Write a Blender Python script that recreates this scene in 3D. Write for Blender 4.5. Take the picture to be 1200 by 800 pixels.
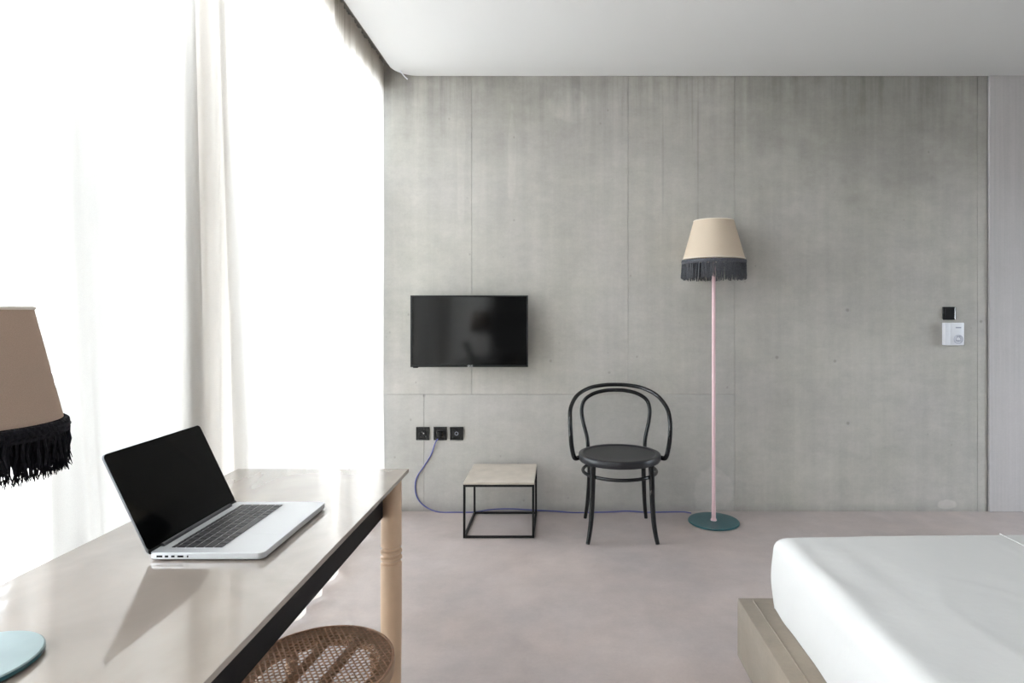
import bpy, bmesh, math, random
from mathutils import Vector, Matrix, noise
random.seed(7)
for o in list(bpy.data.objects): bpy.data.objects.remove(o)
S = bpy.context.scene
COL = S.collection

# ---------------------------------------------------------------- camera
F = 700.0                                   # focal length in pixels of the 1200 px frame
cam_d = bpy.data.cameras.new('camera'); cam = bpy.data.objects.new('camera', cam_d); COL.objects.link(cam)
cam.location = (0, 0, 1.25); cam.rotation_euler = (math.pi/2, 0, 0)
cam_d.sensor_width = 36; cam_d.lens = 36*F/1200
cam_d.shift_x = -56/1200; cam_d.shift_y = -35/1200
cam_d.clip_start = 0.02; cam_d.clip_end = 200
S.camera = cam
# ---------------------------------------------------------------- sky and daylight
SKY = 5.0
w = bpy.data.worlds.new('world'); S.world = w; w.use_nodes = True
nt = w.node_tree; bg = nt.nodes['Background']
bg.inputs['Color'].default_value = (0.80, 0.905, 1.0, 1); bg.inputs['Strength'].default_value = SKY
def portal(name, loc, rot, sx, sy):
    l = bpy.data.lights.new(name, 'AREA'); l.shape = 'RECTANGLE'; l.size = sx; l.size_y = sy
    l.cycles.is_portal = True
    o = bpy.data.objects.new(name, l); COL.objects.link(o); o.location = loc; o.rotation_euler = rot
XWIN = -1.16                                # plane of the left window wall
D = 3.74                                    # distance of the back wall
XR = 4.3; YB = -2.4
portal('daylight_left', (XWIN-0.12, 0.9, 1.34), (0, -math.pi/2, 0), 2.64, 5.6)
portal('daylight_right', (XR+0.14, 2.75, 0.95), (0, math.pi/2, 0), 1.9, 0.8)
S.view_settings.view_transform = 'Standard'; S.view_settings.look = 'None'
S.view_settings.gamma = 1; S.view_settings.use_curve_mapping = False
S.view_settings.exposure = 1.55

# ---------------------------------------------------------------- materials
def mat(name, color, rough=0.5, metal=0.0, spec=0.5, coat=0.0, bump=0.0, bscale=50, vary=0.0, vscale=6):
    m = bpy.data.materials.new(name); m.use_nodes = True
    n = m.node_tree.nodes; L = m.node_tree.links; p = n['Principled BSDF']
    p.inputs['Base Color'].default_value = (*color, 1); p.inputs['Roughness'].default_value = rough
    p.inputs['Metallic'].default_value = metal; p.inputs['Specular IOR Level'].default_value = spec
    p.inputs['Coat Weight'].default_value = coat; p.inputs['Coat Roughness'].default_value = 0.004; p.inputs['Coat IOR'].default_value = 1.66
    tc = n.new('ShaderNodeTexCoord')
    if vary:
        t = n.new('ShaderNodeTexNoise'); t.inputs['Scale'].default_value = vscale; t.inputs['Detail'].default_value = 6
        L.new(tc.outputs['Object'], t.inputs['Vector'])
        r = n.new('ShaderNodeValToRGB')
        r.color_ramp.elements[0].position = 0.3; r.color_ramp.elements[1].position = 0.7
        r.color_ramp.elements[0].color = (*[c*(1-vary) for c in color], 1)
        r.color_ramp.elements[1].color = (*[min(1, c*(1+vary)) for c in color], 1)
        L.new(t.outputs['Fac'], r.inputs['Fac']); L.new(r.outputs['Color'], p.inputs['Base Color'])
    if bump:
        t2 = n.new('ShaderNodeTexNoise'); t2.inputs['Scale'].default_value = bscale; t2.inputs['Detail'].default_value = 4
        L.new(tc.outputs['Object'], t2.inputs['Vector'])
        b = n.new('ShaderNodeBump'); b.inputs['Strength'].default_value = bump; b.inputs['Distance'].default_value = 0.01
        L.new(t2.outputs['Fac'], b.inputs['Height']); L.new(b.outputs['Normal'], p.inputs['Normal'])
    return m

def N(nt_, typ, **kw):
    n = nt_.nodes.new(typ)
    for k, v in kw.items():
        if k.startswith('_'): setattr(n, k[1:], v)
        else: n.inputs[k.replace('__', ' ')].default_value = v
    return n

def concrete(name, base, rough=0.75, streak=0.0, stain_top=0.0, blotch=0.12, pores=True, tint=(1.03, 1.0, 0.95), vertical_grain=0.0, spec=0.3, bs=0.15, spots=()):
    m = bpy.data.materials.new(name); m.use_nodes = True
    nt_ = m.node_tree; L = nt_.links; p = nt_.nodes['Principled BSDF']
    p.inputs['Roughness'].default_value = rough; p.inputs['Specular IOR Level'].default_value = spec
    geo = N(nt_, 'ShaderNodeNewGeometry')
    pos = geo.outputs['Position']
    def mapped(scale):
        mp = N(nt_, 'ShaderNodeMapping', Scale=scale); L.new(pos, mp.inputs['Vector']); return mp.outputs['Vector']
    def noise_(vec, scale, detail=5, rough_=0.6):
        t = N(nt_, 'ShaderNodeTexNoise', Scale=scale, Detail=detail, Roughness=rough_); L.new(vec, t.inputs['Vector']); return t.outputs['Fac']
    def rng(fac, a, b, c, d):
        r = N(nt_, 'ShaderNodeMapRange'); r.inputs[1].default_value = a; r.inputs[2].default_value = b
        r.inputs[3].default_value = c; r.inputs[4].default_value = d; L.new(fac, r.inputs[0]); return r.outputs[0]
    def mul(a, b):
        q = N(nt_, 'ShaderNodeMath', _operation='MULTIPLY')
        L.new(a, q.inputs[0])
        if isinstance(b, float): q.inputs[1].default_value = b
        else: L.new(b, q.inputs[1])
        return q.outputs[0]
    big = rng(noise_(mapped((1, 1, 1)), 1.3, 6), 0.18, 0.82, 1-blotch, 1+blotch)
    mid = rng(noise_(mapped((1, 1, 1)), 7, 8, 0.65), 0.18, 0.82, 1-blotch*0.5, 1+blotch*0.5)
    v = mul(big, mid)
    fine = rng(noise_(mapped((1, 1, 1)), 90, 3), 0.3, 0.7, 0.975, 1.025)
    v = mul(v, fine)
    if streak:
        st = rng(noise_(mapped((14, 14, 0.55)), 1.0, 5, 0.6), 0.32, 0.68, 1-streak, 1+streak)
        v = mul(v, st)
    if vertical_grain:
        st = rng(noise_(mapped((60, 60, 1.2)), 1.0, 4, 0.6), 0.32, 0.68, 1-vertical_grain, 1+vertical_grain)
        v = mul(v, st)
    if stain_top:
        sx = N(nt_, 'ShaderNodeSeparateXYZ'); L.new(pos, sx.inputs[0])
        zz = rng(sx.outputs['Z'], 2.05, 2.72, 0.0, 1.0)
        pw = N(nt_, 'ShaderNodeMath', _operation='POWER'); L.new(zz, pw.inputs[0]); pw.inputs[1].default_value = 1.7
        blot = rng(noise_(mapped((2.2, 2.2, 1.1)), 1.0, 5, 0.65), 0.36, 0.66, 0.15, 1.0)
        drip = rng(noise_(mapped((22, 22, 0.9)), 1.0, 4, 0.6), 0.38, 0.62, 0.35, 1.0)
        s = mul(mul(pw.outputs[0], blot), drip)
        s = mul(s, float(stain_top))
        inv = N(nt_, 'ShaderNodeMath', _operation='SUBTRACT'); inv.inputs[0].default_value = 1.0; L.new(s, inv.inputs[1])
        v = mul(v, inv.outputs[0])
        # darker line just above the floor
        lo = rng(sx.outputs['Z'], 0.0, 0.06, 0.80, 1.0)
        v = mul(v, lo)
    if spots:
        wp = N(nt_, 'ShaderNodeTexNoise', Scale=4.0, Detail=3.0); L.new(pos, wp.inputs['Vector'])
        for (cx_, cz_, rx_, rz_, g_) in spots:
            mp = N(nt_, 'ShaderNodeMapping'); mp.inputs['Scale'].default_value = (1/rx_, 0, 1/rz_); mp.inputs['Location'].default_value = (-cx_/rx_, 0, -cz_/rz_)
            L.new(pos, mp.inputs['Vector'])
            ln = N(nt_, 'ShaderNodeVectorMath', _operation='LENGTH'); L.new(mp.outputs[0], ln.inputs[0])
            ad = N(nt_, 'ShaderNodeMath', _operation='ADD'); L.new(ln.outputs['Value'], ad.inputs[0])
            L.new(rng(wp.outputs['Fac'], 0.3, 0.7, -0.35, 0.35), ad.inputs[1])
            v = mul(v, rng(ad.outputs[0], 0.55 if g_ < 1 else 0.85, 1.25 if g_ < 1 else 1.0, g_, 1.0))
    if pores:
        vo = N(nt_, 'ShaderNodeTexVoronoi', Scale=3.2, Randomness=1.0); L.new(mapped((1, 0.05, 1)), vo.inputs['Vector'])
        v = mul(v, rng(vo.outputs['Distance'], 0.022, 0.045, 0.70, 1.0))
        vo2 = N(nt_, 'ShaderNodeTexVoronoi', Scale=7.5, Randomness=1.0); L.new(mapped((1, 0.05, 0.8)), vo2.inputs['Vector'])
        gate = rng(noise_(mapped((1, 1, 1)), 2.3, 3), 0.50, 0.56, 1.0, 0.0)
        pk = rng(vo2.outputs['Distance'], 0.025, 0.06, 0.22, 0.0); pk = mul(pk, gate)
        iv = N(nt_, 'ShaderNodeMath', _operation='SUBTRACT'); iv.inputs[0].default_value = 1.0; L.new(pk, iv.inputs[1])
        v = mul(v, iv.outputs[0])
        # cloudy cement bloom and short horizontal trowel marks
        v = mul(v, rng(noise_(mapped((2.0, 2.0, 6.0)), 2.2, 7, 0.7), 0.3, 0.7, 0.94, 1.06))
        v = mul(v, rng(noise_(mapped((1, 1, 1)), 24, 6, 0.7), 0.3, 0.7, 0.965, 1.035))
    hue = rng(noise_(mapped((1, 1, 1)), 1.9, 5), 0.25, 0.75, 0.0, 1.0)
    mx = N(nt_, 'ShaderNodeMix', _data_type='RGBA')
    L.new(hue, mx.inputs[0])
    mx.inputs[6].default_value = (*base, 1)
    mx.inputs[7].default_value = (*[min(1, a*b) for a, b in zip(base, tint)], 1)
    sc = N(nt_, 'ShaderNodeVectorMath', _operation='SCALE'); L.new(mx.outputs[2], sc.inputs[0]); L.new(v, sc.inputs['Scale'])
    L.new(sc.outputs[0], p.inputs['Base Color'])
    b = N(nt_, 'ShaderNodeBump', Strength=bs, Distance=0.004); L.new(v, b.inputs['Height']); L.new(b.outputs[0], p.inputs['Normal'])
    rr = rng(noise_(mapped((1, 1, 1)), 3.0, 6), 0.18, 0.82, rough-0.07, rough+0.09); L.new(rr, p.inputs['Roughness'])
    return m

M = {}
# wall stains, plus painted shade at upper right and left of the thermostat: x, z, half width, half height, gain
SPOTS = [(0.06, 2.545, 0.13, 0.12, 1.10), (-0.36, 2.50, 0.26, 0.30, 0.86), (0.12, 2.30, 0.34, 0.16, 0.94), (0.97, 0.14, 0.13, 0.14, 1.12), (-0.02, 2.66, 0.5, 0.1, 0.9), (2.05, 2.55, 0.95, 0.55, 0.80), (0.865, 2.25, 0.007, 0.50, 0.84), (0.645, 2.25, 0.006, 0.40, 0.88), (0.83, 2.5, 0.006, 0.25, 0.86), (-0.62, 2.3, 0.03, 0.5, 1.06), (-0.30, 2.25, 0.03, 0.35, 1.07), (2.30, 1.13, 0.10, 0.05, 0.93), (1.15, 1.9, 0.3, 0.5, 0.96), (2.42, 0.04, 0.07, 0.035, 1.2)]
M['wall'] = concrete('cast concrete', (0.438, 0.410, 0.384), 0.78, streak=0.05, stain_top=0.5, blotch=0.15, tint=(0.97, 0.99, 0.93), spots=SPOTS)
M['wall_low'] = concrete('cast concrete lower lift', (0.425, 0.400, 0.378), 0.78, streak=0.03, stain_top=0.01, blotch=0.12, tint=(0.98, 1.0, 0.96), spots=SPOTS)
M['groove'] = mat('joint recess', (0.27, 0.265, 0.25), 0.9, bump=0.2)
M['pilaster'] = concrete('board marked pale concrete', (0.46, 0.435, 0.425), 0.8, blotch=0.07, pores=False, vertical_grain=0.05, tint=(1.02, 1.0, 1.0))
M['floor'] = concrete('polished concrete floor', (0.445, 0.368, 0.338), 0.38, blotch=0.26, pores=False, tint=(0.90, 0.96, 1.02), spec=0.5, bs=0.05)
M['plinth'] = concrete('rough plinth concrete', (0.235, 0.20, 0.168), 0.85, blotch=0.25, tint=(1.05, 1.0, 0.92), bs=0.5)
M['ceiling'] = mat('white ceiling paint', (0.69, 0.675, 0.66), 0.85, spec=0.2, bump=0.03, bscale=300)
M['slab'] = concrete('slab concrete', (0.25, 0.24, 0.22), 0.85)
M['plaster'] = mat('plain plaster', (0.22, 0.215, 0.21), 0.85, vary=0.04, vscale=2)
M['frame'] = mat('grey window aluminium', (0.50, 0.48, 0.45), 0.45, 0.2, bump=0.02)
M['black_metal'] = mat('black powder coated steel', (0.006, 0.006, 0.006), 0.42, spec=0.3, bump=0.03, bscale=400)
M['black_lacquer'] = mat('black lacquered beech', (0.005, 0.005, 0.006), 0.24, spec=0.45, vary=0.2, vscale=30)
M['seat_lacquer'] = mat('black lacquered seat', (0.014, 0.014, 0.017), 0.36, spec=0.5, vary=0.12, vscale=40, bump=0.05, bscale=220)
M['black_plastic'] = mat('black plastic', (0.006, 0.006, 0.006), 0.35, spec=0.25, bump=0.01)
M['socket'] = mat('anthracite socket plastic', (0.012, 0.0115, 0.011), 0.4, spec=0.3, bump=0.01)
M['screen'] = mat('black television glass', (0.002, 0.002, 0.002), 0.09, spec=0.3, vary=0.1)
M['lap_screen'] = mat('laptop display glass', (0.0015, 0.0015, 0.0015), 0.05, spec=0.12, vary=0.1)
M['alu'] = mat('silver aluminium', (0.66, 0.67, 0.69), 0.38, 0.55, bump=0.01, bscale=600)
M['alu_shaded'] = mat('lid aluminium with painted dark reflection', (0.16, 0.165, 0.17), 0.35, 0.8, bump=0.01)  # silver lid, colour darkened to stand for the dark room it reflects
M['hinge'] = mat('dark grey hinge plastic', (0.06, 0.06, 0.065), 0.4, bump=0.01)
M['key'] = mat('black keycaps', (0.018, 0.018, 0.022), 0.38, bump=0.01)
M['well'] = mat('key well silver', (0.60, 0.61, 0.64), 0.45, 0.3, bump=0.01)
M['beech'] = mat('pale beech', (0.61, 0.425, 0.285), 0.5, vary=0.07, vscale=9, bump=0.03)
M['apron'] = mat('black apron', (0.005, 0.005, 0.0055), 0.5, spec=0.15, bump=0.02)
M['stone'] = mat('beige honed stone', (0.52, 0.455, 0.39), 0.45, vary=0.09, vscale=14)
M['pink'] = mat('pale pink enamel', (0.70, 0.47, 0.49), 0.35, vary=0.02)
M['teal'] = mat('dark teal enamel', (0.030, 0.105, 0.120), 0.30, spec=0.5, vary=0.06, vscale=30)
M['teal_sheen'] = mat('teal enamel with painted sheen', (0.30, 0.395, 0.405), 0.25, spec=0.5, vary=0.03, vscale=20)  # same teal as the base, glossy reflection painted in as a paler colour
M['white_plastic'] = mat('white plastic', (0.74, 0.74, 0.77), 0.4, bump=0.01)
M['dial_grey'] = mat('light grey dial', (0.48, 0.48, 0.56), 0.4, bump=0.01)
M['grey_mark'] = mat('grey print', (0.35, 0.36, 0.42), 0.5, bump=0.01)
M['chrome'] = mat('chrome', (0.8, 0.8, 0.82), 0.15, 1.0, bump=0.01)
M['logo'] = mat('silver logo', (0.75, 0.75, 0.75), 0.4, bump=0.01)
M['blue_cord'] = mat('blue textile cord', (0.09, 0.10, 0.30), 0.6, bump=0.3, bscale=900)
M['sheet'] = mat('white cotton sheet', (0.575, 0.56, 0.54), 0.85, spec=0.2, bump=0.10, bscale=28)
M['cane'] = mat('brown woven cane', (0.37, 0.205, 0.125), 0.5, vary=0.22, vscale=60, bump=0.15, bscale=400)
M['cane_rim'] = mat('brown bentwood rim', (0.30, 0.18, 0.105), 0.45, vary=0.15, vscale=20)
M['louvre'] = mat('grey louvre slat', (0.34, 0.33, 0.32), 0.6, bump=0.02)
M['terrace'] = concrete('terrace concrete', (0.72, 0.70, 0.68), 0.8, pores=False)
M['fringe'] = mat('black thread', (0.012, 0.011, 0.014), 0.8, spec=0.15, vary=0.3, vscale=200)
M['fringe_grey'] = mat('charcoal thread', (0.085, 0.086, 0.095), 0.8, spec=0.2, vary=0.5, vscale=160)

def tabletop_mat():
    m = mat('glossy beige tabletop', (0.50, 0.45, 0.39), 0.12, spec=0.3, coat=1.0)
    n = m.node_tree.nodes; L = m.node_tree.links; p = n['Principled BSDF']
    tc = n['Texture Coordinate']
    t = n.new('ShaderNodeTexNoise'); t.inputs['Scale'].default_value = 3.2; t.inputs['Detail'].default_value = 9; t.inputs['Distortion'].default_value = 1.6
    L.new(tc.outputs['Object'], t.inputs['Vector'])
    r = n.new('ShaderNodeValToRGB'); e = r.color_ramp.elements
    e[0].position = 0.35; e[1].position = 0.66
    e[0].color = (0.315, 0.26, 0.222, 1); e[1].color = (0.385, 0.325, 0.28, 1)
    L.new(t.outputs['Fac'], r.inputs['Fac']); L.new(r.outputs['Color'], p.inputs['Base Color'])
    return m
M['tabletop'] = tabletop_mat()

def fabric_mat(name, color, transp, transl, weave=900):
    """woven cloth: part open (transparent), part translucent, part diffuse"""
    m = bpy.data.materials.new(name); m.use_nodes = True
    nt_ = m.node_tree; L = nt_.links
    for n in list(nt_.nodes):
        if n.type == 'BSDF_PRINCIPLED': nt_.nodes.remove(n)
    out = [n for n in nt_.nodes if n.type == 'OUTPUT_MATERIAL'][0]
    tc = N(nt_, 'ShaderNodeTexCoord'); t = N(nt_, 'ShaderNodeTexNoise', Scale=weave, Detail=2.0); L.new(tc.outputs['Object'], t.inputs['Vector'])
    r = N(nt_, 'ShaderNodeMapRange'); r.inputs[1].default_value = 0.3; r.inputs[2].default_value = 0.7; r.inputs[3].default_value = 0.93; r.inputs[4].default_value = 1.05
    L.new(t.outputs['Fac'], r.inputs[0])
    sc = N(nt_, 'ShaderNodeVectorMath', _operation='SCALE'); sc.inputs[0].default_value = color; L.new(r.outputs[0], sc.inputs['Scale'])
    d = N(nt_, 'ShaderNodeBsdfDiffuse'); tl = N(nt_, 'ShaderNodeBsdfTranslucent'); tr = N(nt_, 'ShaderNodeBsdfTransparent')
    L.new(sc.outputs[0], d.inputs['Color']); L.new(sc.outputs[0], tl.inputs['Color'])
    a = N(nt_, 'ShaderNodeMixShader', Fac=transl); L.new(d.outputs[0], a.inputs[1]); L.new(tl.outputs[0], a.inputs[2])
    b = N(nt_, 'ShaderNodeMixShader', Fac=transp); L.new(a.outputs[0], b.inputs[1]); L.new(tr.outputs[0], b.inputs[2])
    L.new((b if transp > 0 else a).outputs[0], out.inputs['Surface'])
    return m
M['curtain'] = fabric_mat('sheer linen curtain', (0.95, 0.885, 0.81), 0.38, 0.66)
M['shade'] = fabric_mat('beige lampshade cloth', (0.72, 0.60, 0.47), 0.0, 0.25)
M['shade_brown'] = fabric_mat('kraft brown lampshade cloth', (0.58, 0.44, 0.345), 0.0, 0.26)
M['shade_trim'] = mat('cream piping', (0.80, 0.72, 0.62), 0.7, vary=0.04)

def glass_mat():
    m = bpy.data.materials.new('window glass'); m.use_nodes = True
    nt_ = m.node_tree; L = nt_.links
    for n in list(nt_.nodes):
        if n.type == 'BSDF_PRINCIPLED': nt_.nodes.remove(n)
    out = [n for n in nt_.nodes if n.type == 'OUTPUT_MATERIAL'][0]
    g = N(nt_, 'ShaderNodeBsdfGlossy', Roughness=0.02); t = N(nt_, 'ShaderNodeBsdfTransparent')
    f = N(nt_, 'ShaderNodeFresnel', IOR=1.3); x = N(nt_, 'ShaderNodeMixShader')
    L.new(f.outputs[0], x.inputs[0]); L.new(t.outputs[0], x.inputs[1]); L.new(g.outputs[0], x.inputs[2]); L.new(x.outputs[0], out.inputs['Surface'])
    return m
M['glass'] = glass_mat()

# ---------------------------------------------------------------- mesh helpers
def box(bm, x0, x1, y0, y1, z0, z1, bevel=0.0, seg=2):
    r = bmesh.ops.create_cube(bm, size=1.0)
    for v in r['verts']:
        v.co = Vector((x0+(v.co.x+0.5)*(x1-x0), y0+(v.co.y+0.5)*(y1-y0), z0+(v.co.z+0.5)*(z1-z0)))
    if bevel:
        es = list({e for v in r['verts'] for e in v.link_edges})
        bmesh.ops.bevel(bm, geom=es, offset=bevel, segments=seg, profile=0.5, affect='EDGES')
def lathe(bm, prof, cx=0, cy=0, seg=48):
    """prof: list of (r, z); r = 0 closes on the axis"""
    rings = []
    for r, z in prof:
        if r <= 1e-6: rings.append([bm.verts.new((cx, cy, z))])
        else: rings.append([bm.verts.new((cx+r*math.cos(2*math.pi*k/seg), cy+r*math.sin(2*math.pi*k/seg), z)) for k in range(seg)])
    for a, b in zip(rings, rings[1:]):
        for k in range(seg):
            k2 = (k+1) % seg
            if len(a) == 1 and len(b) == 1: continue
            if len(a) == 1: bm.faces.new((a[0], b[k2], b[k]))
            elif len(b) == 1: bm.faces.new((a[k], a[k2], b[0]))
            else: bm.faces.new((a[k], a[k2], b[k2], b[k]))
def smooth_path(pts, n=8, closed=False):
    P = [Vector(p) for p in pts]; out = []
    m = len(P); rng_ = range(m if closed else m-1)
    for i in rng_:
        p1, p2 = P[i], P[(i+1) % m]
        p0 = P[(i-1) % m] if (closed or i > 0) else 2*p1-p2
        p3 = P[(i+2) % m] if (closed or i+2 < m) else 2*p2-p1
        for k in range(n):
            t = k/n
            out.append(0.5*((2*p1)+(p2-p0)*t+(2*p0-5*p1+4*p2-p3)*t*t+(3*p1-p0-3*p2+p3)*t**3))
    if not closed: out.append(P[-1])
    return out
def tube(bm, pts, r, seg=10, closed=False, caps=True, flat=None):
    """r: number or list; flat=(a,b): oval section scale"""
    P = [Vector(p) for p in pts]; m = len(P)
    R = r if isinstance(r, (list, tuple)) else [r]*m
    T = []
    for i in range(m):
        a = P[(i-1) % m] if (closed or i > 0) else P[i]
        b = P[(i+1) % m] if (closed or i < m-1) else P[i]
        T.append((b-a).normalized())
    up = Vector((0, 0, 1)) if abs(T[0].z) < 0.9 else Vector((0, 1, 0))
    u = T[0].cross(up).normalized(); rings = []
    for i in range(m):
        u = (u-T[i]*u.dot(T[i])).normalized(); v = T[i].cross(u)
        fa, fb = flat if flat else (1, 1)
        rings.append([bm.verts.new(P[i]+R[i]*(fa*math.cos(2*math.pi*k/seg)*u+fb*math.sin(2*math.pi*k/seg)*v)) for k in range(seg)])
    for i in range(m if closed else m-1):
        a, b = rings[i], rings[(i+1) % m]
        for k in range(seg):
            k2 = (k+1) % seg; bm.faces.new((a[k], a[k2], b[k2], b[k]))
    if caps and not closed:
        bm.faces.new(list(reversed(rings[0]))); bm.faces.new(rings[-1])
def poly_prism(bm, pts2, z0, z1, plane='xy'):
    a = [bm.verts.new((x, y, z0)) for x, y in pts2]; b = [bm.verts.new((x, y, z1)) for x, y in pts2]
    bm.faces.new(list(reversed(a))); bm.faces.new(b)
    n = len(pts2)
    for i in range(n):
        j = (i+1) % n; bm.faces.new((a[i], a[j], b[j], b[i]))
def rrect(x0, x1, y0, y1, r, n=6):
    out = []
    for cx, cy, a0 in ((x1-r, y0+r, -90), (x1-r, y1-r, 0), (x0+r, y1-r, 90), (x0+r, y0+r, 180)):
        for k in range(n+1):
            a = math.radians(a0+90*k/n); out.append((cx+r*math.cos(a), cy+r*math.sin(a)))
    return out
def obj(name, bm, m, parent=None, smooth=False, angle=40, at=None):
    bmesh.ops.recalc_face_normals(bm, faces=bm.faces[:])
    me = bpy.data.meshes.new(name)
    if at is not None:
        bmesh.ops.translate(bm, verts=bm.verts[:], vec=-Vector(at))
    bm.to_mesh(me); bm.free()
    me.materials.append(M[m] if isinstance(m, str) else m)
    if smooth:
        me.shade_smooth()
        if angle < 180:
            try: me.set_sharp_from_angle(angle=math.radians(angle))
            except Exception: pass
    o = bpy.data.objects.new(name, me); COL.objects.link(o)
    if at is not None: o.location = at
    if parent: o.parent = parent
    return o
def tag(o, label=None, cat=None, group=None, kind=None):
    if label: o['label'] = label
    if cat: o['category'] = cat
    if group: o['group'] = group
    if kind: o['kind'] = kind
    return o
def thing(name, label, cat, loc, rz=0, group=None):
    o = bpy.data.objects.new(name, None); COL.objects.link(o)
    o.location = loc; o.rotation_euler = (0, 0, rz); o.empty_display_size = 0.05
    return tag(o, label, cat, group)
def part(name, parent, m, fn, smooth=False, angle=40, label=None, kind=None):
    bm = bmesh.new(); fn(bm); o = obj(name, bm, m, parent, smooth, angle)
    if label: o['label'] = label
    if kind: o['kind'] = kind
    return o
def struct(name, m, fn, label=None, cat=None, parent=None, smooth=False):
    o = part(name, parent, m, fn, smooth)
    if not parent: o['kind'] = 'structure'
    if label: o['label'] = label
    if cat: o['category'] = cat
    return o

# ================================================================ THE ROOM
XL = -1.30                                  # outer face of the left wall zone
struct('floor', 'floor', lambda b: box(b, XL, XR+0.2, YB-0.2, D+0.2, -0.12, 0), 'mottled mauve grey polished concrete floor', 'floor')

def ceil(bm):
    pts = [(XR+0.1, YB), (XR+0.1, D-0.006)]
    r = 0.15; cx, cy = -1.022+r, D-0.006-r
    for k in range(13):
        a = math.radians(90+90*k/12); pts.append((cx+r*math.cos(a), cy+r*math.sin(a)))
    pts.append((-1.022, YB))
    poly_prism(bm, pts, 2.722, 2.765)
struct('ceiling', 'ceiling', ceil, 'smooth white dropped ceiling with a rounded corner above the curtain', 'ceiling')
struct('ceiling', 'slab', lambda b: box(b, XL-0.1, XR+0.2, YB-0.2, D+0.2, 2.80, 2.95), 'concrete slab above the dropped ceiling', 'ceiling')

# back wall: formwork panels with recessed joints
wb = struct('wall_back', 'groove', lambda b: box(b, XL-0.1, XR+0.2, D+0.006, D+0.2, -0.05, 2.80), 'grey cast concrete back wall with formwork joints', 'wall')
def px(x): return (x-656)/187.17
G = 0.0007
ZS = 0.732
up = [XL-0.05, px(553), px(736), px(861), px(1145.5), px(1157)]
lo = [XL-0.05, px(497), px(861)]
def panel(x0, x1, z0, z1, m, proud=0.0):
    bm = bmesh.new(); box(bm, x0+G, x1-G, D-proud, D+0.012, z0+G, z1-G, 0.0015, 1)
    obj('concrete_panel', bm, m, wb)
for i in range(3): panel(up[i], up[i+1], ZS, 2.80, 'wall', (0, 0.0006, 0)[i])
for i in range(2): panel(lo[i], lo[i+1], -0.01, ZS, 'wall_low', (0.0004, 0)[i])
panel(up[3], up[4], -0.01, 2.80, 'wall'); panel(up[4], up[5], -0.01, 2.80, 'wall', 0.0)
struct('trim_1', 'pilaster', lambda b: box(b, px(1157)+0.006, XR, D-0.012, D+0.006, 0.0, 2.79, 0.002, 1), 'pale board marked full height panel at the right end of the back wall', 'wall panel')
struct('wall_rear', 'plaster', lambda b: box(b, XL-0.1, XR+0.2, YB-0.2, YB, -0.05, 2.80), 'plain wall behind the camera', 'wall')

def wr(b):
    box(b, XR, XR+0.2, YB, 2.35, -0.02, 2.80); box(b, XR, XR+0.2, 3.15, D+0.02, -0.02, 2.80); box(b, XR, XR+0.2, 2.35, 3.15, 1.9, 2.80)
struct('wall_right', 'plaster', wr, 'plain wall on the right beyond the bed', 'wall')
HZ = 2.67
def wl(b):
    box(b, XWIN-0.14, XWIN, YB, D+0.01, HZ, 2.80)           # lintel above the window head
    box(b, XWIN-0.14, XWIN, YB, -1.9, -0.02, HZ)
M['lintel'] = concrete('warm lintel concrete', (0.50, 0.43, 0.35), 0.8, pores=False)
struct('wall_left', 'lintel', wl, 'concrete lintel above the full height windows', 'wall')

def window(name, y0, y1, mull, label):
    w_ = struct(name, 'frame', lambda b: (box(b, XWIN-0.09, XWIN-0.02, y0, y0+0.035, 0.0, HZ), box(b, XWIN-0.09, XWIN-0.02, y1-0.035, y1, 0.0, HZ),
                box(b, XWIN-0.09, XWIN-0.02, y0+0.035, y1-0.035, 0, 0.05), box(b, XWIN-0.09, XWIN-0.02, y0+0.035, y1-0.035, HZ-0.05, HZ)), label, 'window')
    ys = [y0+0.035]+[m for mm in mull for m in (mm-0.022, mm+0.022)]+[y1-0.035]
    for m in mull: part('mullion', w_, 'frame', lambda b: box(b, XWIN-0.085, XWIN-0.025, m-0.022, m+0.022, 0.05, HZ-0.05))
    for a, c in zip(ys[::2], ys[1::2]): part('pane', w_, 'glass', lambda b: box(b, XWIN-0.058, XWIN-0.052, a, c, 0.05, HZ-0.05))
window('window_1', -1.9, 1.80, [-0.3, 0.6, 1.37], 'full height glazing behind the near curtain')
window('window_2', 1.85, D-0.002, [3.08], 'full height glazing behind the far curtain')
struct('trim_2', 'frame', lambda b: box(b, XWIN-0.13, XWIN-0.02, 1.80, 1.85, 0, HZ), 'grey pier between the two windows behind the curtain overlap', 'pier')
def window_r():
    x0, x1 = XR+0.06, XR+0.12
    w_ = struct('window_3', 'frame', lambda b: (box(b, x0, x1, 2.35, 2.39, 0, 1.9), box(b, x0, x1, 3.11, 3.15, 0, 1.9), box(b, x0, x1, 2.39, 3.11, 0, 0.04), box(b, x0, x1, 2.39, 3.11, 1.86, 1.9)), 'window in the right wall beyond the bed', 'window')
    part('pane', w_, 'glass', lambda b: box(b, x0+0.025, x0+0.031, 2.39, 3.11, 0.04, 1.86))
window_r()
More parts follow.
